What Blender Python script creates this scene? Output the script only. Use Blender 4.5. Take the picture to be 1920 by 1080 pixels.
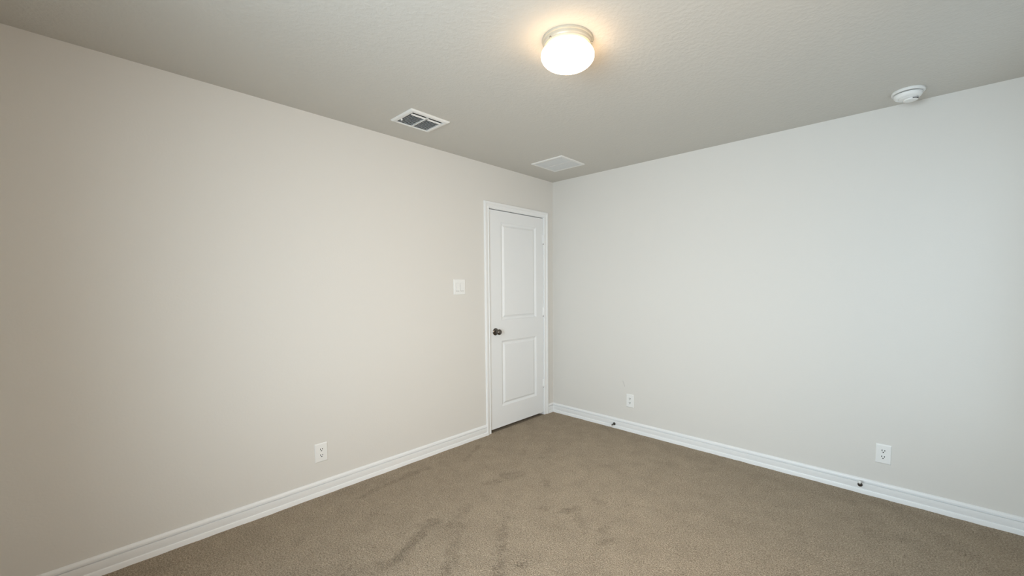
import bpy, bmesh, math, random
from mathutils import Vector, Matrix, noise

for o in list(bpy.data.objects):
    bpy.data.objects.remove(o)
S = bpy.context.scene
COL = S.collection
PI = math.pi

# ------------------------------------------------------------------ camera
H = 2.44                      # ceiling height
W = 3.40                      # room extent along the right wall
D = -3.78                     # rear wall
cam = bpy.data.cameras.new('camera')
cam_ob = bpy.data.objects.new('camera', cam)
COL.objects.link(cam_ob)
yaw, pitch, roll = 0.7372378, -0.0636185, -0.0045183
F = Vector((-math.sin(yaw) * math.cos(pitch), math.cos(yaw) * math.cos(pitch), math.sin(pitch)))
r0 = Vector((math.cos(yaw), math.sin(yaw), 0))
u0 = r0.cross(F)
rr = r0 * math.cos(roll) + u0 * math.sin(roll)
uu = -r0 * math.sin(roll) + u0 * math.cos(roll)
M3 = Matrix((rr, uu, -F)).transposed()
cam_ob.matrix_world = Matrix.Translation((2.774778, -3.351570, 1.360371)) @ M3.to_4x4()
cam.sensor_width = 36.0
cam.lens = 762.987 / 1920 * 36.0
cam.shift_x = -41.681 / 1920
cam.shift_y = 44.492 / 1920
cam.clip_start = 0.02
S.camera = cam_ob

# ------------------------------------------------------------------ world, daylight, exposure
world = bpy.data.worlds.new('world')
S.world = world
world.use_nodes = True
wb = world.node_tree.nodes['Background']
wb.inputs['Color'].default_value = (0.62, 0.78, 1.0, 1)
wb.inputs['Strength'].default_value = 0.15

def area(name, loc, target, sx, sy, power, col, spread=180):
    l = bpy.data.lights.new(name, 'AREA')
    l.shape = 'RECTANGLE'
    l.size, l.size_y = sx, sy
    l.energy = power
    l.color = col
    l.spread = math.radians(spread)
    o = bpy.data.objects.new(name, l)
    COL.objects.link(o)
    o.location = loc
    d = Vector(target) - Vector(loc)
    o.rotation_euler = d.to_track_quat('-Z', 'Y').to_euler()
    return o

# window opening in the rear wall, behind and beside the viewer: x WX0..WX1, z WZ0..WZ1
WX0, WX1, WZ0, WZ1 = 1.45, 2.75, 0.62, 2.10
area('daylight', (2.10, D - 0.40, 1.41), (1.27, 0.0, 0.85), 1.5, 1.6, 113, (0.74, 0.875, 0.97), 150)
# smaller window added to the side wall for cool fill light: y VY0..VY1, same heights
VY0, VY1 = -1.45, -0.30
area('side_fill', (W + 0.40, -0.88, 1.41), (0.0, -0.88, 0.85), 1.5, 1.6, 15, (0.74, 0.87, 0.97))
# doorway and hall added to the side wall for warm fill light: y EY0..EY1
EY0, EY1, EZ = -2.62, -1.72, 2.05
area('warm_fill', (W + 0.55, -2.10, 1.41), (0.0, -1.10, 0.85), 1.2, 1.3, 21.0, (1.0, 0.76, 0.54), 120)

S.view_settings.view_transform = 'Standard'
S.view_settings.look = 'None'
S.view_settings.exposure = 0.0
S.view_settings.gamma = 1.0
S.view_settings.use_curve_mapping = False

# ------------------------------------------------------------------ materials
def mat(name, col, rough=0.6, metal=0.0, emit=None, strength=0.0, spec=0.4):
    m = bpy.data.materials.new(name)
    m.use_nodes = True
    b = m.node_tree.nodes['Principled BSDF']
    b.inputs['Base Color'].default_value = (*col, 1)
    b.inputs['Roughness'].default_value = rough
    b.inputs['Metallic'].default_value = metal
    b.inputs['Specular IOR Level'].default_value = spec
    if emit:
        b.inputs['Emission Color'].default_value = (*emit, 1)
        b.inputs['Emission Strength'].default_value = strength
    return m

def N(m, t, **kw):
    n = m.node_tree.nodes.new(t)
    for k, v in kw.items():
        setattr(n, k, v)
    return n

def L(m, a, b):
    m.node_tree.links.new(a, b)

def add_bump(m, scale, strength, dist, detail=3.0, ramp=None):
    b = m.node_tree.nodes['Principled BSDF']
    tc = N(m, 'ShaderNodeTexCoord')
    nz = N(m, 'ShaderNodeTexNoise')
    nz.inputs['Scale'].default_value = scale
    nz.inputs['Detail'].default_value = detail
    L(m, tc.outputs['Object'], nz.inputs['Vector'])
    out = nz.outputs['Fac']
    if ramp:
        cr = N(m, 'ShaderNodeValToRGB')
        cr.color_ramp.elements[0].position = ramp[0]
        cr.color_ramp.elements[1].position = ramp[1]
        L(m, out, cr.inputs['Fac'])
        out = cr.outputs['Color']
    bp = N(m, 'ShaderNodeBump')
    bp.inputs['Strength'].default_value = strength
    bp.inputs['Distance'].default_value = dist
    L(m, out, bp.inputs['Height'])
    L(m, bp.outputs['Normal'], b.inputs['Normal'])
    return tc

WALL = (0.70, 0.68, 0.64)
M_wall = mat('greige wall paint', WALL, 0.85, spec=0.2)
add_bump(M_wall, 85, 0.10, 0.004, 2.0)
M_ceil = mat('textured ceiling paint', (0.61, 0.59, 0.545), 0.9, spec=0.15)
add_bump(M_ceil, 60, 0.17, 0.004, 3.0, (0.40, 0.64))
M_trim = mat('white trim paint', (0.83, 0.835, 0.83), 0.38)
M_door = mat('white door paint', (0.80, 0.81, 0.81), 0.42)
add_bump(M_door, 260, 0.03, 0.001, 2.0)
M_plas = mat('white plastic', (0.82, 0.82, 0.80), 0.35)
M_slot = mat('dark slot', (0.02, 0.02, 0.02), 0.8)
M_gap = mat('painted gap shade', (0.22, 0.22, 0.21), 0.8)
M_bronze = mat('dark nickel', (0.16, 0.14, 0.125), 0.22, 1.0)
M_shaft = mat('antique nickel', (0.10, 0.09, 0.08), 0.35, 1.0)
M_rub = mat('white rubber', (0.78, 0.78, 0.76), 0.7)
M_vent = mat('white enamelled metal', (0.78, 0.775, 0.75), 0.4)
M_louv = mat('grey galvanised louvre', (0.74, 0.78, 0.81), 0.5)
M_fine = mat('white louvre with painted shade', (0.66, 0.67, 0.665), 0.5)  # vent white made darker: shade inside the grille put into the colour
M_duct = mat('dark duct lining', (0.03, 0.03, 0.032), 0.9)
M_pan = mat('brushed champagne fixture pan', (0.49, 0.46, 0.38), 0.45, 0.2)
M_glass_shade = mat('lit opal glass', (0.9, 0.88, 0.82), 0.3, emit=(1.0, 0.66, 0.36), strength=11.0)
def shade_emission():
    """the opal bowl is brightest round the bulb and dim where the neck sits in the pan"""
    m = M_glass_shade
    b = m.node_tree.nodes['Principled BSDF']
    tc = N(m, 'ShaderNodeTexCoord'); sp = N(m, 'ShaderNodeSeparateXYZ'); L(m, tc.outputs['Object'], sp.inputs[0])
    mr = N(m, 'ShaderNodeMapRange')
    mr.inputs['From Min'].default_value = -0.046; mr.inputs['From Max'].default_value = -0.066
    mr.inputs['To Min'].default_value = 2.2; mr.inputs['To Max'].default_value = SHADE
    L(m, sp.outputs['Z'], mr.inputs['Value']); L(m, mr.outputs[0], b.inputs['Emission Strength'])
SHADE = 16.0
shade_emission()
M_screw = mat('dull steel screw', (0.35, 0.34, 0.32), 0.4, 1.0)
M_ext = mat('hall paint', (0.45, 0.42, 0.38), 0.9)

# wall on the right carries one faint grey scuff above the corner outlet
M_wallr = mat('greige wall paint with scuff', WALL, 0.85, spec=0.2)
tc = add_bump(M_wallr, 85, 0.10, 0.004, 2.0)
def scuff(m, tc, a, b, rad):
    """mask that is 1 on the segment a-b in the wall's x/z plane"""
    sep = N(m, 'ShaderNodeSeparateXYZ'); L(m, tc.outputs['Object'], sep.inputs[0])
    cmb = N(m, 'ShaderNodeCombineXYZ')
    L(m, sep.outputs['X'], cmb.inputs['X']); L(m, sep.outputs['Z'], cmb.inputs['Z'])
    A = Vector((a[0], 0, a[1])); Bv = Vector((b[0], 0, b[1])) - A
    sub = N(m, 'ShaderNodeVectorMath', operation='SUBTRACT'); sub.inputs[1].default_value = A
    L(m, cmb.outputs[0], sub.inputs[0])
    dt = N(m, 'ShaderNodeVectorMath', operation='DOT_PRODUCT'); dt.inputs[1].default_value = Bv / Bv.length_squared
    L(m, sub.outputs[0], dt.inputs[0])
    cl = N(m, 'ShaderNodeClamp'); L(m, dt.outputs['Value'], cl.inputs['Value'])
    sc = N(m, 'ShaderNodeVectorMath', operation='SCALE'); sc.inputs[0].default_value = Bv
    L(m, cl.outputs[0], sc.inputs['Scale'])
    ds = N(m, 'ShaderNodeVectorMath', operation='DISTANCE')
    L(m, sub.outputs[0], ds.inputs[0]); L(m, sc.outputs[0], ds.inputs[1])
    mr = N(m, 'ShaderNodeMapRange')
    mr.inputs['From Min'].default_value = rad * 0.3; mr.inputs['From Max'].default_value = rad
    mr.inputs['To Min'].default_value = 0.32; mr.inputs['To Max'].default_value = 0.0
    L(m, ds.outputs['Value'], mr.inputs['Value'])
    mx = N(m, 'ShaderNodeMix', data_type='RGBA')
    mx.inputs[6].default_value = (*WALL, 1); mx.inputs[7].default_value = (0.36, 0.35, 0.34, 1)
    L(m, mr.outputs[0], mx.inputs[0])
    L(m, mx.outputs[2], m.node_tree.nodes['Principled BSDF'].inputs['Base Color'])
scuff(M_wallr, tc, (0.853, 0.462), (0.872, 0.418), 0.006)

# carpet: short cut pile with speckle; attribute "brush" = pile brushed the other way (footprints, vacuum tracks), less a painted pool of light
M_carpet = mat('taupe cut pile carpet', (0.33, 0.27, 0.21), 1.0, spec=0.05)
def carpet():
    m = M_carpet
    b = m.node_tree.nodes['Principled BSDF']
    tc = N(m, 'ShaderNodeTexCoord')
    n1 = N(m, 'ShaderNodeTexNoise'); n1.inputs['Scale'].default_value = 150; n1.inputs['Detail'].default_value = 4.0
    n1.inputs['Roughness'].default_value = 0.75
    n2 = N(m, 'ShaderNodeTexNoise'); n2.inputs['Scale'].default_value = 7; n2.inputs['Detail'].default_value = 5
    n2.inputs['Roughness'].default_value = 0.65
    v = N(m, 'ShaderNodeTexVoronoi'); v.inputs['Scale'].default_value = 190
    for n in (n1, n2, v):
        L(m, tc.outputs['Object'], n.inputs['Vector'])
    at = N(m, 'ShaderNodeAttribute', attribute_name='brush_glow')
    c1 = N(m, 'ShaderNodeValToRGB')
    e = c1.color_ramp.elements
    e[0].position = 0.35; e[0].color = (0.215, 0.168, 0.120, 1)
    e[1].position = 0.66; e[1].color = (0.64, 0.53, 0.40, 1)
    L(m, n1.outputs['Fac'], c1.inputs['Fac'])
    # broad mottling
    mr = N(m, 'ShaderNodeMapRange')
    mr.inputs['From Min'].default_value = 0.3; mr.inputs['From Max'].default_value = 0.7
    mr.inputs['To Min'].default_value = 0.90; mr.inputs['To Max'].default_value = 1.06
    L(m, n2.outputs['Fac'], mr.inputs['Value'])
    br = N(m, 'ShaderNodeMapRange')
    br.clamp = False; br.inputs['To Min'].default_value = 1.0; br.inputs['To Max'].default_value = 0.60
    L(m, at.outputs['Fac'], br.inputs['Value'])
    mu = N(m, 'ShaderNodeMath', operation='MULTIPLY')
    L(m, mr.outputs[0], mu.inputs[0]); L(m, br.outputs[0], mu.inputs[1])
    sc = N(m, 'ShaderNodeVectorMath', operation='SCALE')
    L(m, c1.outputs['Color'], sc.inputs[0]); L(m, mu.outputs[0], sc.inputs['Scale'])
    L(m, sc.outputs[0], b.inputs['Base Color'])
    ad = N(m, 'ShaderNodeMath', operation='ADD')
    L(m, n1.outputs['Fac'], ad.inputs[0]); L(m, v.outputs['Distance'], ad.inputs[1])
    bp = N(m, 'ShaderNodeBump'); bp.inputs['Strength'].default_value = 0.7; bp.inputs['Distance'].default_value = 0.012
    L(m, ad.outputs[0], bp.inputs['Height']); L(m, bp.outputs['Normal'], b.inputs['Normal'])
carpet()

# clear pane
M_pane = bpy.data.materials.new('clear window glass'); M_pane.use_nodes = True
nt = M_pane.node_tree; nt.nodes.clear()
_o = nt.nodes.new('ShaderNodeOutputMaterial'); _t = nt.nodes.new('ShaderNodeBsdfTransparent')
_g = nt.nodes.new('ShaderNodeBsdfGlossy'); _g.inputs['Roughness'].default_value = 0.02
_x = nt.nodes.new('ShaderNodeMixShader'); _x.inputs[0].default_value = 0.06
nt.links.new(_t.outputs[0], _x.inputs[1]); nt.links.new(_g.outputs[0], _x.inputs[2]); nt.links.new(_x.outputs[0], _o.inputs[0])

# ------------------------------------------------------------------ mesh helpers
def obj(name, bm, m, parent=None, smooth=False, loc=(0, 0, 0), bevel=0.0, weld=True):
    if weld:
        bmesh.ops.remove_doubles(bm, verts=bm.verts, dist=1e-6)
    bmesh.ops.recalc_face_normals(bm, faces=bm.faces)
    me = bpy.data.meshes.new(name)
    bm.to_mesh(me); bm.free()
    me.materials.append(m)
    o = bpy.data.objects.new(name, me)
    COL.objects.link(o)
    o.location = loc
    if parent:
        o.parent = parent
    if smooth:
        for p in me.polygons:
            p.use_smooth = True
        md = o.modifiers.new('edges', 'EDGE_SPLIT'); md.split_angle = math.radians(38)
    if bevel:
        md = o.modifiers.new('bevel', 'BEVEL'); md.width = bevel; md.segments = 2; md.limit_method = 'ANGLE'
    return o

def box(bm, a, b):
    x0, y0, z0 = a; x1, y1, z1 = b
    v = [bm.verts.new(p) for p in ((x0,y0,z0),(x1,y0,z0),(x1,y1,z0),(x0,y1,z0),(x0,y0,z1),(x1,y0,z1),(x1,y1,z1),(x0,y1,z1))]
    for f in ((0,3,2,1),(4,5,6,7),(0,1,5,4),(1,2,6,5),(2,3,7,6),(3,0,4,7)):
        bm.faces.new([v[i] for i in f])

def BM():
    return bmesh.new()

def lathe(bm, prof, origin=(0, 0, 0), axis=(0, 0, 1), n=64):
    """prof: list of (radius, height along axis)"""
    ax = Vector(axis).normalized()
    s = ax.orthogonal().normalized(); t = ax.cross(s)
    O = Vector(origin); rings = []
    for r, h in prof:
        if r < 1e-7:
            rings.append([bm.verts.new(O + ax * h)])
        else:
            rings.append([bm.verts.new(O + ax * h + s * (r * math.cos(2*PI*i/n)) + t * (r * math.sin(2*PI*i/n))) for i in range(n)])
    for A, B in zip(rings, rings[1:]):
        for i in range(n):
            j = (i + 1) % n
            if len(A) == 1 and len(B) == 1: continue
            if len(A) == 1: bm.faces.new((A[0], B[i], B[j]))
            elif len(B) == 1: bm.faces.new((A[i], A[j], B[0]))
            else: bm.faces.new((A[i], A[j], B[j], B[i]))
    for R in (rings[0], rings[-1]):
        if len(R) > 2: bm.faces.new(R)

def sweep(bm, sections):
    """loft closed cross-sections (lists of points), capping both ends"""
    rs = [[bm.verts.new(p) for p in s] for s in sections]
    n = len(rs[0])
    for A, B in zip(rs, rs[1:]):
        for i in range(n):
            j = (i + 1) % n
            bm.faces.new((A[i], A[j], B[j], B[i]))
    bm.faces.new(rs[0]); bm.faces.new(list(reversed(rs[-1])))

def wall_with_hole(bm, axis, p0, p1, u0, u1, hu0, hu1, hz0, hz1):
    """slab between coordinate p0 and p1 on `axis` (0 = x), running u0..u1, with a rectangular hole"""
    def b(ua, ub, za, zb):
        if ub - ua < 1e-6 or zb - za < 1e-6: return
        if axis == 0: box(bm, (p0, ua, za), (p1, ub, zb))
        else: box(bm, (ua, p0, za), (ub, p1, zb))
    b(u0, hu0, 0, H); b(hu1, u1, 0, H); b(hu0, hu1, hz1, H); b(hu0, hu1, 0, hz0)

def tag(o, label, cat, group=None, kind=None):
    o['label'] = label; o['category'] = cat
    if group: o['group'] = group
    if kind: o['kind'] = kind
    return o

def empty(name, loc):
    e = bpy.data.objects.new(name, None)
    e.empty_display_size = 0.05
    COL.objects.link(e); e.location = loc
    return e

# ------------------------------------------------------------------ room shell
T = 0.12
JY0, JY1, JZ = -0.918, -0.127, 2.075             # rough opening of the door

bm = BM(); wall_with_hole(bm, 0, -T, 0.0, D - T, T, JY0, JY1, 0.0, JZ)
tag(obj('wall_left', bm, M_wall, weld=False), 'long greige wall on the left holding the white door', 'wall', kind='structure')
bm = BM(); box(bm, (0.0, 0.0, 0.0), (W, T, H))
tag(obj('wall_right', bm, M_wallr), 'pale greige wall facing us right of the corner, below the smoke detector', 'wall', kind='structure')
bm = BM(); wall_with_hole(bm, 1, D - T, D, 0.0, W, WX0, WX1, WZ0, WZ1)
tag(obj('wall_rear', bm, M_wall, weld=False), 'greige wall with the window, behind the viewer', 'wall', kind='structure')
bm = BM()
for b0 in (((W, D - T, 0), (W + T, EY0, H)), ((W, EY0, EZ), (W + T, EY1, H)), ((W, EY1, 0), (W + T, VY0, H)),
           ((W, VY0, 0), (W + T, VY1, WZ0)), ((W, VY0, WZ1), (W + T, VY1, H)), ((W, VY1, 0), (W + T, T, H))):
    box(bm, *b0)
tag(obj('wall_side', bm, M_wall, weld=False), 'greige wall with an added doorway and window, out of view to the right', 'wall', kind='structure')
bm = BM(); box(bm, (-1.3, D - T, H), (W + 1.3, T, H + 0.1))
ceiling = tag(obj('ceiling', bm, M_ceil), 'textured grey-beige ceiling carrying the lit lamp and vents', 'ceiling', kind='structure')
# dark hall behind the closed door
bm = BM(); box(bm, (-1.3, -1.6, 0), (-1.2, 0.4, H)); box(bm, (-1.2, -1.7, 0), (-T, -1.6, H)); box(bm, (-1.2, T, 0), (-T, T + 0.1, H))
tag(obj('wall_hall', bm, M_ext, weld=False), 'wall of the dark hall hidden behind the closed door', 'wall', kind='structure')

# shell of the added hall that holds the warm fill light
bm = BM()
box(bm, (W + 1.2, -3.2, 0), (W + 1.3, -1.5, H)); box(bm, (W + T, -3.3, 0), (W + 1.3, -3.2, H)); box(bm, (W + T, -1.5, 0), (W + 1.3, -1.46, H))
tag(obj('wall_added_hall', bm, M_wall, weld=False), 'wall of the added hall round the warm fill light, out of view', 'wall', kind='structure')

# floor: fine grid with the brushed-pile and painted-light attribute
BRUSH = [  # x0,y0,x1,y1, half width, strength   (floor metres)
]
def floor_px(px, py):
    d = F * 762.987 + rr * (px - 960 - 41.681) - uu * (py - 540 - 44.492)
    c = cam_ob.matrix_world.translation
    t = -c.z / d.z
    return (c.x + d.x * t, c.y + d.y * t)
MARKS = [  # footprints and vacuum tracks in the pile, as segments on the floor
    ((812, 978), (724, 1066), 0.030, 0.75), ((877, 950), (846, 990), 0.035, 0.45), ((860, 985), (836, 1079), 0.035, 0.50),
    ((946, 978), (936, 1079), 0.028, 0.60), ((950, 893), (975, 888), 0.055, 0.55), ((908, 906), (935, 901), 0.030, 0.55),
    ((1025, 903), (1026, 909), 0.030, 0.55), ((1016, 952), (1028, 953), 0.035, 0.55), ((1062, 957), (1082, 952), 0.028, 0.75),
    ((968, 1058), (980, 1060), 0.022, 0.85), ((1128, 1018), (1144, 1014), 0.028, 0.50), ((1128, 996), (1140, 990), 0.022, 0.55),
    ((1112, 934), (1124, 941), 0.028, 0.50), ((899, 834), (880, 856), 0.020, 0.55), ((880, 856), (853, 884), 0.018, 0.40),
    ((800, 878), (760, 893), 0.030, 0.55), ((760, 893), (676, 932), 0.024, 0.50), ((640, 1075), (705, 1062), 0.060, 0.55),
    ((560, 1079), (640, 1060), 0.060, 0.35), ((985, 842), (978, 850), 0.035, 0.35), ((1120, 800), (1340, 865), 0.045, 0.22),
    ((1250, 845), (1600, 940), 0.050, 0.22), ((1600, 930), (1850, 1000), 0.06, 0.28), ((1640, 1000), (1690, 1010), 0.06, 0.30),
    ((1790, 1030), (1810, 1040), 0.04, 0.30), ((1080, 960), (1095, 1000), 0.020, 0.35), ((1335, 868), (1350, 874), 0.03, 0.35),
    ((1100, 1070), (1140, 1079), 0.03, 0.35), ((700, 965), (690, 990), 0.03, 0.25), ((1500, 1040), (1530, 1050), 0.04, 0.22),
]
def build_floor():
    bm = BM()
    step = 0.0125
    x0, x1, y0, y1 = 0.0, W, D, 0.0
    nx = int((x1 - x0) / step); ny = int((y1 - y0) / step)
    segs = []
    for a, b, w, s in MARKS:
        A = Vector(floor_px(*a)); B = Vector(floor_px(*b))
        segs.append((A, B - A, w, s))
    rows = []; vals = []
    for j in range(ny + 1):
        row = []
        y = y0 + (y1 - y0) * j / ny
        for i in range(nx + 1):
            x = x0 + (x1 - x0) * i / nx
            p = Vector((x, y))
            q = Vector((x * 9, y * 9, 0.3)); q2 = Vector((x * 38, y * 38, 1.7))
            jit = 0.03 * noise.noise(q) + 0.018 * noise.noise(q2)
            g = 0.5 + 0.5 * noise.noise(Vector((x * 26, y * 26, 5.1))) + 0.35 * noise.noise(Vector((x * 60, y * 60, 9.1)))
            val = 0.0
            for A, AB, w, s in segs:
                d2 = p - A
                if d2.length > AB.length + 0.3: continue
                t = max(0.0, min(1.0, d2.dot(AB) / max(1e-9, AB.length_squared)))
                d = (d2 - AB * t).length + jit
                k = 1.0 - max(0.0, min(1.0, (d - w * 0.45) / (w * 0.9)))
                k = k * k * (3 - 2 * k)
                val = max(val, s * k * max(0.05, min(1.2, 0.10 + 1.15 * g)))
            # scattered faint brushed marks
            f = noise.fractal(Vector((x * 5.5, y * 5.5, 11.0)), 1.0, 2.0, 4)
            val = max(val, 0.32 * max(0.0, min(1.0, (f - 0.28) * 3.0)) * max(0.2, min(1.0, g)))
            # pool of light in mid-room, painted as a lighter ellipse in the carpet
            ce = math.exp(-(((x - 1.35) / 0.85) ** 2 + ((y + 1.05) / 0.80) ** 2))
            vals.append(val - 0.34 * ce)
            z = 0.0022 * noise.noise(Vector((x * 14, y * 14, 2.2))) - 0.003 * val
            row.append(bm.verts.new((x, y, z)))
        rows.append(row)
    for j in range(ny):
        for i in range(nx):
            bm.faces.new((rows[j][i], rows[j][i+1], rows[j+1][i+1], rows[j+1][i]))
    bm.verts.index_update()
    # carpet carried on through the doorway, and the sub-floor body
    n0 = len(bm.verts)
    box(bm, (-1.3, -1.7, -0.05), (-0.0005, 0.2, -0.001))
    box(bm, (0.0, D, -0.06), (W, 0.0, -0.02))
    box(bm, (W, -3.2, -0.05), (W + 1.2, -1.5, -0.001))
    vals += [0.75] * (len(bm.verts) - n0)
    me = bpy.data.meshes.new('floor')
    bm.to_mesh(me); bm.free()
    at = me.attributes.new('brush_glow', 'FLOAT', 'POINT')
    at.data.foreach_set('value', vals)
    me.materials.append(M_carpet)
    for p in me.polygons: p.use_smooth = len(p.vertices) == 4 and p.index < nx * ny
    o = bpy.data.objects.new('floor', me); COL.objects.link(o)
    tag(o, 'taupe cut pile carpet with footprints and vacuum tracks', 'carpet', kind='structure')
build_floor()

# ------------------------------------------------------------------ baseboards
BP = [(0, -0.012), (0.016, -0.012), (0.0165, 0.022), (0.0150, 0.0262), (0.0110, 0.0270), (0.0100, 0.0295), (0.0125, 0.037),
      (0.0135, 0.067), (0.0130, 0.0710), (0.0020, 0.0716), (0.0020, 0.0768), (0.0110, 0.0785), (0.0118, 0.084), (0.0095, 0.091),
      (0.006, 0.096), (0.002, 0.0985), (0, 0.0985)]
def base_left(name, ya, yb, mitre_end, label):
    bm = BM()
    sec = []
    for y, mit in ((ya, 0), (yb, mitre_end)):
        sec.append([(t, y - (t if mit else 0), z) for t, z in BP])
    sweep(bm, sec)
    tag(obj(name, bm, M_trim, smooth=True), label, 'baseboard', kind='structure')
base_left('baseboard_left', D, -0.953, 0, 'white moulded baseboard along the left wall up to the door')
base_left('baseboard_corner', -0.088, 0.0, 1, 'short piece of white baseboard between door casing and corner')
bm = BM()
sweep(bm, [[(x + (t if m else 0), -t, z) for t, z in BP] for x, m in ((0.0, 1), (W, 0))])
tag(obj('baseboard_right', bm, M_trim, smooth=True), 'white moulded baseboard with two door stops along the right wall', 'baseboard', kind='structure')
bm = BM()
sweep(bm, [[(x, D + t, z) for t, z in BP] for x in (0.016, W - 0.016)])
tag(obj('baseboard_rear', bm, M_trim, smooth=True), 'white baseboard below the window behind the viewer', 'baseboard', kind='structure')
bm = BM()
for ya, yb in ((D, EY0), (EY1, -0.016)):
    sweep(bm, [[(W - t, y, z) for t, z in BP] for y in (ya, yb)])
tag(obj('baseboard_side', bm, M_trim, smooth=True), 'white baseboard along the wall out of view to the right', 'baseboard', kind='structure')

# ------------------------------------------------------------------ door casing, jamb, slab
SY0, SY1, SZ0, SZ1 = -0.891, -0.153, 0.025, 2.049      # slab
SX = -0.007                                           # front face of the slab
CI0, CI1, CIZ = -0.8985, -0.1465, 2.0575              # casing inner edge
CP = [(0, 0), (0, 0.0075), (0.003, 0.0100), (0.009, 0.0105), (0.0110, 0.0068), (0.0145, 0.0066), (0.020, 0.0085), (0.030, 0.0105),
      (0.0325, 0.0145), (0.040, 0.0170), (0.049, 0.0180), (0.054, 0.0165), (0.056, 0.012), (0.056, 0)]
bm = BM()
secs = []
secs.append([(t, CI0 - u, -0.01) for u, t in CP])
secs.append([(t, CI0 - u, CIZ + u) for u, t in CP])
secs.append([(t, CI1 + u, CIZ + u) for u, t in CP])
secs.append([(t, CI1 + u, -0.01) for u, t in CP])
sweep(bm, secs)
tag(obj('trim_1', bm, M_trim, smooth=True), 'white moulded casing framing the closed door', 'door casing', kind='structure')
bm = BM()
e = 0.003
box(bm, (-T, JY0, 0.0), (0.0, SY0 - e, JZ)); box(bm, (-T, SY1 + e, 0.0), (0.0, JY1, JZ)); box(bm, (-T, SY0 - e, SZ1 + 0.006), (0.0, SY1 + e, JZ))
# stops behind the slab
box(bm, (-0.075, SY0 - e, 0.0), (-0.042, SY0 + 0.010, SZ1 + 0.006)); box(bm, (-0.075, SY1 - 0.010, 0.0), (-0.042, SY1 + e, SZ1 + 0.006))
tag(obj('trim_2', bm, M_trim, weld=False), 'white door jamb lining the doorway behind the casing', 'door jamb', kind='structure')

def build_door():
    bm = BM()
    pl, pr = -0.743, -0.257
    ys = [SY0, pl, pr, SY1]
    zs = [SZ0, 0.221, 0.845, 1.043, 1.947, SZ1]
    holes = {(1, 1), (1, 3)}
    for i in range(3):
        for j in range(5):
            if (i, j) in holes: continue
            bm.faces.new([bm.verts.new((SX, y, z)) for y, z in ((ys[i], zs[j]), (ys[i+1], zs[j]), (ys[i+1], zs[j+1]), (ys[i], zs[j+1]))])
    rings = [(0, 0), (0.0015, -0.0030), (0.004, -0.0045), (0.014, -0.0105), (0.019, -0.0125), (0.023, -0.0125), (0.026, -0.0105), (0.038, -0.0035), (0.041, -0.0015), (0.043, -0.0015)]
    for (i, j) in holes:
        ya, yb, za, zb = ys[i], ys[i+1], zs[j], zs[j+1]
        prev = None
        for ins, dep in rings:
            R = [(SX + dep, ya + ins, za + ins), (SX + dep, yb - ins, za + ins), (SX + dep, yb - ins, zb - ins), (SX + dep, ya + ins, zb - ins)]
            if prev:
                for k in range(4):
                    l = (k + 1) % 4
                    bm.faces.new([bm.verts.new(p) for p in (prev[k], prev[l], R[l], R[k])])
            prev = R
        bm.faces.new([bm.verts.new(p) for p in prev])
    # edges and back
    bx = SX - 0.035
    for a, b in (((SY0, SZ0), (SY1, SZ0)), ((SY1, SZ0), (SY1, SZ1)), ((SY1, SZ1), (SY0, SZ1)), ((SY0, SZ1), (SY0, SZ0))):
        bm.faces.new([bm.verts.new(p) for p in ((SX, *a), (SX, *b), (bx, *b), (bx, *a))])
    bm.faces.new([bm.verts.new((bx, y, z)) for y, z in ((SY0, SZ0), (SY1, SZ0), (SY1, SZ1), (SY0, SZ1))])
    d = obj('door_1', bm, M_door)
    tag(d, 'closed white two-panel door beside the room corner', 'door', kind='structure')
    # knob: rosette and neck, ball on it
    ky, kz = -0.822, 0.938
    bm = BM()
    lathe(bm, [(0.0, 0.0), (0.0335, 0.0), (0.0335, 0.003), (0.031, 0.006), (0.022, 0.010), (0.0145, 0.012), (0.012, 0.018), (0.0115, 0.030),
               (0.015, 0.034), (0.021, 0.037), (0.0255, 0.043), (0.0270, 0.050), (0.0255, 0.058), (0.020, 0.0645), (0.011, 0.0675), (0, 0.068)],
          (SX, ky, kz), (1, 0, 0), 48)
    k = obj('door_knob', bm, M_bronze, d, smooth=True)
    k['label'] = 'round dark nickel knob'
    for zc in (1.836, 1.092, 0.342):
        bm = BM()
        hy = -0.1505
        lathe(bm, [(0, -0.044), (0.0072, -0.044), (0.0072, 0.044), (0, 0.044)], (SX + 0.006, hy, zc), (0, 0, 1), 20)
        box(bm, (SX - 0.001, hy - 0.014, zc - 0.044), (SX + 0.0025, hy, zc + 0.044))
        box(bm, (SX - 0.001, hy, zc - 0.044), (SX + 0.0045, hy + 0.010, zc + 0.044))
        hg = obj('hinge', bm, M_trim, d, smooth=True, weld=False)
        bm = BM()
        lathe(bm, [(0, -0.051), (0.0035, -0.0505), (0.0055, -0.048), (0.0055, -0.0442), (0, -0.0442)], (SX + 0.006, hy, zc), (0, 0, 1), 16)
        pn = obj('hinge_pin', bm, M_bronze, hg, smooth=True)
        pn['label'] = 'dark pin tip under the white hinge'
build_door()

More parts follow.
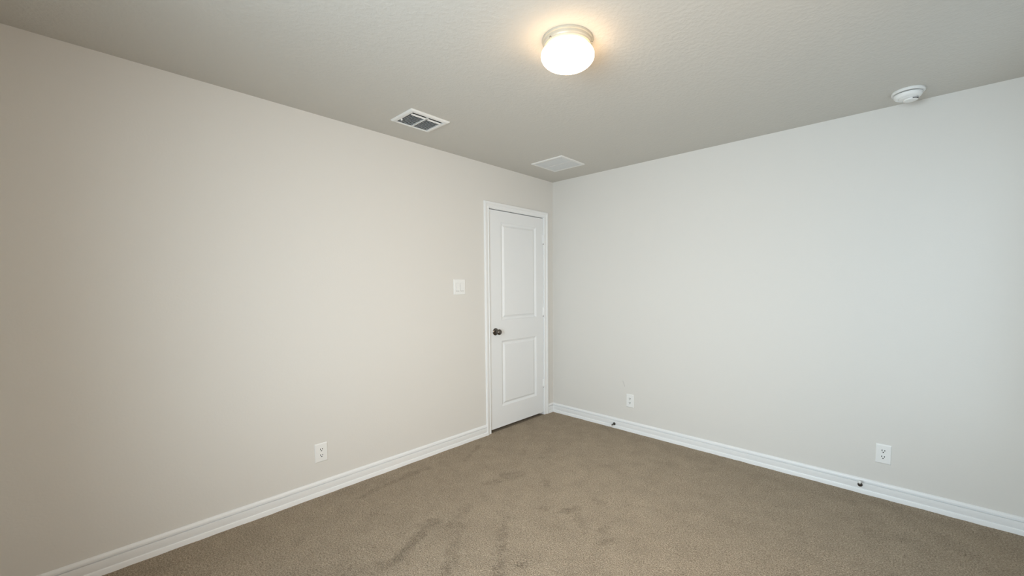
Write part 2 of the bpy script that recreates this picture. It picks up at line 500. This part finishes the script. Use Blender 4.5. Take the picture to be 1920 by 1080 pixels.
# ------------------------------------------------------------------ windows (behind the viewer and an added one right of the frame)
def build_window(name, loc, rz, width, label):
    w = empty(name, loc)
    w.rotation_euler = (0, 0, rz)
    tag(w, label, 'window', kind='structure')
    hw, hh = width / 2, WZ1 - WZ0
    f = 0.045
    y0, y1 = -0.11, -0.05
    bm = BM()
    box(bm, (-hw, y0, 0), (-hw + f, y1, hh)); box(bm, (hw - f, y0, 0), (hw, y1, hh))
    box(bm, (-hw + f, y0, 0), (hw - f, y1, f)); box(bm, (-hw + f, y0, hh - f), (hw - f, y1, hh))
    zm = hh / 2
    box(bm, (-hw + f, y0, zm - 0.02), (hw - f, y1, zm + 0.02))
    fr = obj('window_frame', bm, M_trim, w, weld=False)
    for za, zb in ((f, zm - 0.02), (zm + 0.02, hh - f)):
        bm = BM(); box(bm, (-hw + f, -0.082, za), (hw - f, -0.078, zb)); obj('pane', bm, M_pane, fr)
    bm = BM(); box(bm, (-hw - 0.03, -0.05, -0.02), (hw + 0.03, 0.03, 0.0)); obj('window_sill', bm, M_trim, w, bevel=0.003)
build_window('window_1', ((WX0 + WX1) / 2, D, WZ0), 0, WX1 - WX0, 'white framed window in the rear wall behind the viewer')
build_window('window_added', (W, (VY0 + VY1) / 2, WZ0), PI / 2, VY1 - VY0, 'white framed window added to the side wall for fill light, out of view to the right')

# ------------------------------------------------------------------ ceiling light
def ceiling_light(x, y):
    c = empty('ceiling_light', (x, y, H))
    tag(c, 'lit white mushroom-glass flush lamp glowing on the ceiling', 'ceiling light')
    bm = BM()
    lathe(bm, [(0, 0.0), (0.112, 0.0), (0.113, -0.004), (0.1115, -0.009), (0.1075, -0.011), (0.1065, -0.021), (0.1045, -0.023), (0.1035, -0.030),
               (0.100, -0.032), (0, -0.032)], n=96)
    pan = obj('pan', bm, M_pan, c, smooth=True)
    pan['label'] = 'champagne stepped metal pan against the ceiling'
    bm = BM()
    pr = [(0, -0.0325), (0.0965, -0.0325), (0.0965, -0.043)]
    # flattened mushroom bowl
    for k in range(0, 9):
        a = (PI / 2) * (1 - k / 8)
        pr.append((0.1005 + 0.0170 * math.cos(a), -0.068 + 0.022 * math.sin(a)))
    for k in range(1, 17):
        a = (PI / 2) * k / 16
        pr.append((0.1175 * math.cos(a) ** 0.85 if k < 16 else 0.0, -0.068 - 0.050 * math.sin(a)))
    lathe(bm, pr, n=96)
    obj('glass_shade', bm, M_glass_shade, c, smooth=True)
    for k in range(3):
        a = math.radians(265 + 120 * k)
        d = Vector((math.cos(a), math.sin(a), 0))
        bm = BM()
        lathe(bm, [(0, -0.002), (0.002, -0.002), (0.002, 0.004), (0.0032, 0.004), (0.0036, 0.007), (0, 0.008)], d * 0.1035 + Vector((0, 0, -0.027)), d, 16)
        obj('thumb_screw', bm, M_screw, pan, smooth=True)
ceiling_light(1.632, -1.866)

# ------------------------------------------------------------------ supply register (dark louvres)
def register(x0, x1, y0, y1):
    cx, cy = (x0 + x1) / 2, (y0 + y1) / 2
    c = empty('ceiling_vent', (cx, cy, H))
    tag(c, 'supply air vent with dark open louvres on the ceiling near the left wall', 'vent')
    hx, hy = (x1 - x0) / 2, (y1 - y0) / 2
    ox, oy = hx - 0.0235, hy - 0.030; sh = -0.0065         # louvre opening (set off centre)
    bm = BM()
    rings = [(hx, hy, 0.0), (hx, hy, -0.004), (hx - 0.006, hy - 0.006, -0.0095), (hx - 0.012, hy - 0.012, -0.0115), (ox + 0.004, oy + 0.004, -0.0115), (ox, oy, -0.009), (ox, oy, 0.0)]
    R = [[bm.verts.new(p) for p in ((-a + q, -b, z), (a + q, -b, z), (a + q, b, z), (-a + q, b, z))] for (a, b, z), q in zip(rings, (0, 0, 0, 0, sh, sh, sh))]
    for A, B in zip(R, R[1:]):
        for k in range(4):
            l = (k + 1) % 4
            bm.faces.new((A[k], A[l], B[l], B[k]))
    box(bm, (-ox + sh, -0.004, -0.0105), (ox + sh, 0.004, -0.002))          # centre bar
    obj('frame', bm, M_vent, c, weld=False)
    bm = BM(); box(bm, (-ox + sh, -oy, -0.0012), (ox + sh, oy, -0.0004))
    d = obj('duct_opening', bm, M_duct, c); d['label'] = 'dark duct behind the louvres'
    n = 10
    for s in (-1, 1):
        bm = BM()
        ya, yb = (0.007, oy - 0.003) if s > 0 else (-oy + 0.003, -0.007)
        pitch = (2 * ox - 0.034) / n
        for k in range(n):
            xx = -ox + sh + pitch * (k + 0.5)
            # blade leans so that its back is turned to the room centre
            sweep(bm, [[(xx - 0.0062, y, -0.0020), (xx - 0.0052, y, -0.0018), (xx + 0.0060, y, -0.0098), (xx + 0.0052, y, -0.0104)] for y in (ya, yb)])
        obj('louvre_bank', bm, M_louv, c, weld=False)
        bm = BM()
        xx = ox + sh - 0.022
        sweep(bm, [[(xx + 0.000, y, -0.0065), (xx + 0.001, y, -0.0065), (xx - 0.001, y, -0.0105), (xx - 0.008, y, -0.0145), (xx - 0.009, y, -0.0135), (xx - 0.002, y, -0.0100)] for y in (ya, yb)])
        b = obj('deflector_blade', bm, M_vent, c, weld=False); b['label'] = 'white outer blade leaning the other way'
    bm = BM()
    box(bm, (-0.045, -oy - 0.004, -0.021), (-0.035, -oy + 0.004, -0.009))
    obj('damper_lever', bm, M_vent, c, bevel=0.001)
register(0.268, 0.518, -1.967, -1.684)

# ------------------------------------------------------------------ return grille (fine white louvres)
def grille(x0, x1, y0, y1):
    cx, cy = (x0 + x1) / 2, (y0 + y1) / 2
    c = empty('ceiling_vent', (cx, cy, H))
    tag(c, 'white return air grille with fine closed louvres on the ceiling above the door corner', 'vent')
    hx, hy = (x1 - x0) / 2, (y1 - y0) / 2
    ox, oy = hx - 0.026, hy - 0.026
    bm = BM()
    rings = [(hx, hy, 0.0), (hx, hy, -0.005), (hx - 0.004, hy - 0.004, -0.0085), (ox + 0.003, oy + 0.003, -0.0085), (ox, oy, -0.007), (ox, oy, 0.0)]
    R = [[bm.verts.new(p) for p in ((-a, -b, z), (a, -b, z), (a, b, z), (-a, b, z))] for a, b, z in rings]
    for A, B in zip(R, R[1:]):
        for k in range(4):
            l = (k + 1) % 4
            bm.faces.new((A[k], A[l], B[l], B[k]))
    box(bm, (-ox, -0.004, -0.0085), (ox, 0.004, -0.002))
    obj('frame', bm, M_vent, c, weld=False)
    bm = BM(); box(bm, (-ox, -oy, -0.0012), (ox, oy, -0.0004))
    d = obj('duct_opening', bm, M_duct, c); d['label'] = 'dark duct behind the louvres'
    n = 26
    for s in (-1, 1):
        bm = BM()
        ya, yb = (0.008, oy - 0.006) if s > 0 else (-oy + 0.004, -0.008)
        pitch = 2 * ox / n
        for k in range(n):
            xx = -ox + pitch * (k + 0.5)
            sweep(bm, [[(xx + 0.0055, y, -0.0020), (xx + 0.0065, y, -0.0020), (xx - 0.0050, y, -0.0078), (xx - 0.0060, y, -0.0078)] for y in (ya, yb)])
        obj('louvre_bank', bm, M_fine, c, weld=False)
grille(0.284, 0.630, -0.641, -0.311)

# ------------------------------------------------------------------ smoke detector
def smoke(x, y):
    c = empty('smoke_detector', (x, y, H))
    tag(c, 'round white smoke detector on the ceiling by the right wall', 'smoke detector')
    bm = BM()
    lathe(bm, [(0, 0), (0.071, 0.0), (0.0725, -0.003), (0.0725, -0.011), (0.070, -0.014), (0.058, -0.0145), (0, -0.0145)], n=72)
    obj('mounting_base', bm, M_plas, c, smooth=True)
    bm = BM()
    lathe(bm, [(0, -0.0145), (0.0545, -0.0145), (0.0545, -0.0185), (0, -0.0185)], n=72)
    g = obj('vent_gap', bm, M_slot, c, smooth=True); g['label'] = 'dark gap around the body'
    bm = BM()
    lathe(bm, [(0, -0.0185), (0.0615, -0.0185), (0.0625, -0.021), (0.061, -0.028), (0.056, -0.036), (0.050, -0.0405), (0.045, -0.042),
               (0.0445, -0.0395), (0.040, -0.0390), (0.0385, -0.0415), (0.034, -0.0440), (0.020, -0.0460), (0, -0.0465)], n=72)
    b = obj('body', bm, M_plas, c, smooth=True)
    bm = BM()
    lathe(bm, [(0, -0.043), (0.0315, -0.041), (0.0325, -0.0455), (0.0310, -0.0510), (0.024, -0.0530), (0, -0.0535)], (0.012, 0.012, 0), n=48)
    obj('test_button', bm, M_plas, b, smooth=True)
    bm = BM()
    for a0 in range(-75, -15, 6):
        a1 = a0 + 6.001
        P = []
        for a_ in (a0, a1):
            d = Vector((math.cos(math.radians(a_)), math.sin(math.radians(a_)), 0))
            o0 = Vector((0.012, 0.012, 0))
            P.append([o0 + d * 0.0312 + Vector((0, 0, -0.0452)), o0 + d * 0.0334 + Vector((0, 0, -0.0452)), o0 + d * 0.0334 + Vector((0, 0, -0.0490)), o0 + d * 0.0312 + Vector((0, 0, -0.0490))])
        sweep(bm, P)
    s = obj('sounder_slot', bm, M_slot, b, weld=False); s['label'] = 'short dark slot beside the test button'
smoke(2.748, -0.196)

# ------------------------------------------------------------------ wall plates
def plate_bm(w, h, d=0.006):
    """bevelled cover plate in local x (width) / z (height), front towards -y"""
    bm = BM()
    rings = [(w/2, h/2, 0.0), (w/2, h/2, -0.0015), (w/2 - 0.0015, h/2 - 0.0030, -0.0046), (w/2 - 0.0035, h/2 - 0.0065, -d)]
    R = [[bm.verts.new(p) for p in ((-a, y, -b), (a, y, -b), (a, y, b), (-a, y, b))] for a, b, y in rings]
    for A, B in zip(R, R[1:]):
        for k in range(4):
            l = (k + 1) % 4
            bm.faces.new((A[k], A[l], B[l], B[k]))
    bm.faces.new(R[-1]); bm.faces.new(list(reversed(R[0])))
    return bm

def screw(parent, z, x=0.0, y=-0.006):
    bm = BM()
    lathe(bm, [(0, 0), (0.0032, 0), (0.0030, 0.0008), (0, 0.0013)], (x, y, z), (0, -1, 0), 16)
    obj('screw', bm, M_plas, parent, smooth=True)

def outlet():
    c = empty('electrical_outlet', (0, 0, 0))
    obj('cover_plate', plate_bm(0.077, 0.124), M_plas, c)
    screw(c, 0.0)
    for s in (1, -1):
        zc = 0.0195 * s
        bm = BM()
        # receptacle face: circle flattened top and bottom
        n = 40
        ring = []
        for k in range(n):
            a = 2 * PI * k / n
            ring.append((0.0172 * math.cos(a), max(-0.0140, min(0.0140, 0.0172 * math.sin(a)))))
        sweep(bm, [[(u, y, zc + v) for u, v in ring] for y in (-0.0055, -0.0075)])
        f = obj('receptacle', bm, M_plas, c)
        bm = BM()
        for xs, hh in ((-0.0066, 0.0050), (0.0066, 0.0042)):
            box(bm, (xs - 0.0019, -0.0079, zc + 0.0045 - hh), (xs + 0.0019, -0.0072, zc + 0.0045 + hh))
        b = obj('slot', bm, M_slot, f, weld=False); b['label'] = 'pair of dark blade slots'
        bm = BM()
        lathe(bm, [(0, -0.0001), (0.0036, -0.0001), (0.0036, 0.0006), (0, 0.0006)], (0.0, -0.0073, zc - 0.0072), (0, -1, 0), 16)
        b = obj('ground_hole', bm, M_slot, f); b['label'] = 'round dark earth hole'
    return c

def copy_tree(o, parent=None):
    c = o.copy()
    COL.objects.link(c)
    if parent: c.parent = parent
    for ch in list(o.children):
        copy_tree(ch, c)
    return c

OUT = [((0.0, -2.370, 0.2825), PI / 2, 'white duplex outlet low on the left wall above the baseboard'),
       ((0.931, 0.0, 0.290), 0.0, 'white outlet on the right wall near the door corner, below a faint scuff'),
       ((2.718, 0.0, 0.2855), 0.0, 'white outlet on the right wall at the far right, above the second door stop')]
proto = outlet()
for i, (loc, rz, lab) in enumerate(OUT):
    o = proto if i == 0 else copy_tree(proto)
    o.location = loc; o.rotation_euler = (0, 0, rz)
    tag(o, lab, 'outlet', 'duplex outlets along the walls')

def light_switch():
    c = empty('light_switch', (0.0, -1.232, 1.353))
    c.rotation_euler = (0, 0, PI / 2)
    tag(c, 'white double rocker switch plate on the wall left of the door', 'light switch')
    obj('cover_plate', plate_bm(0.120, 0.130), M_plas, c)
    for xs, flip in ((-0.023, 1), (0.023, -1)):
        bm = BM()
        # rocker: two tilted halves, one pressed in
        w, h = 0.0165, 0.0335
        pr = ([(-0.005, -h), (-0.0128, -h + 0.002), (-0.0088, 0.0), (-0.0070, h), (-0.005, h)] if flip < 0 else
              [(-0.005, -h), (-0.0118, -h + 0.002), (-0.0112, -0.004), (-0.0088, 0.004), (-0.0105, h), (-0.005, h)])
        sweep(bm, [[(xs + s * w, y, z) for y, z in pr] for s in (-1, 1)])
        rk = obj('rocker', bm, M_plas, c)
        bm = BM(); box(bm, (xs - w - 0.0005, -0.0066, -h - 0.0020), (xs + w + 0.0005, -0.0058, h + 0.0006))  # strip coloured dark for the shadow line round the rocker
        g = obj('gap_shade', bm, M_gap, rk); g['label'] = 'dark strip painted for the shaded gap round the rocker'
    for xs in (-0.023, 0.023):
        for z in (0.048, -0.048):
            screw(c, z, xs)
light_switch()

# ------------------------------------------------------------------ door stops
def door_stop():
    c = empty('door_stop', (0, 0, 0))
    bm = BM()
    lathe(bm, [(0, 0.0), (0.0135, 0.0), (0.0135, 0.003), (0.0120, 0.007), (0.0090, 0.010), (0, 0.011)], (0, 0, 0), (0, -1, 0), 28)
    obj('rosette', bm, M_shaft, c, smooth=True)
    bm = BM()
    lathe(bm, [(0, 0.006), (0.0070, 0.006), (0.0062, 0.014), (0.0058, 0.040), (0.0064, 0.052), (0.0080, 0.056), (0.0080, 0.060), (0, 0.060)], (0, 0, 0), (0, -1, 0), 28)
    obj('stem', bm, M_shaft, c, smooth=True)
    bm = BM()
    lathe(bm, [(0, 0.060), (0.0086, 0.060), (0.0090, 0.064), (0.0083, 0.071), (0.005, 0.075), (0, 0.076)], (0, 0, 0), (0, -1, 0), 28)
    t = obj('rubber_tip', bm, M_rub, c, smooth=True); t['label'] = 'white rubber tip'
    return c
STOPS = [((0.772, -0.0135, 0.040), 'dark metal door stop on the right baseboard below the small outlet near the door'),
         ((2.612, -0.0135, 0.056), 'dark metal door stop on the right baseboard at the far right below the larger outlet')]
ps = door_stop()
for i, (loc, lab) in enumerate(STOPS):
    o = ps if i == 0 else copy_tree(ps)
    o.location = loc
    if i == 1:                                            # this one is knocked upwards
        for ch in o.children:
            if not ch.name.startswith('rosette'): ch.rotation_euler = (math.radians(-32), 0, 0)
    tag(o, lab, 'door stop', 'door stops on the right baseboard')
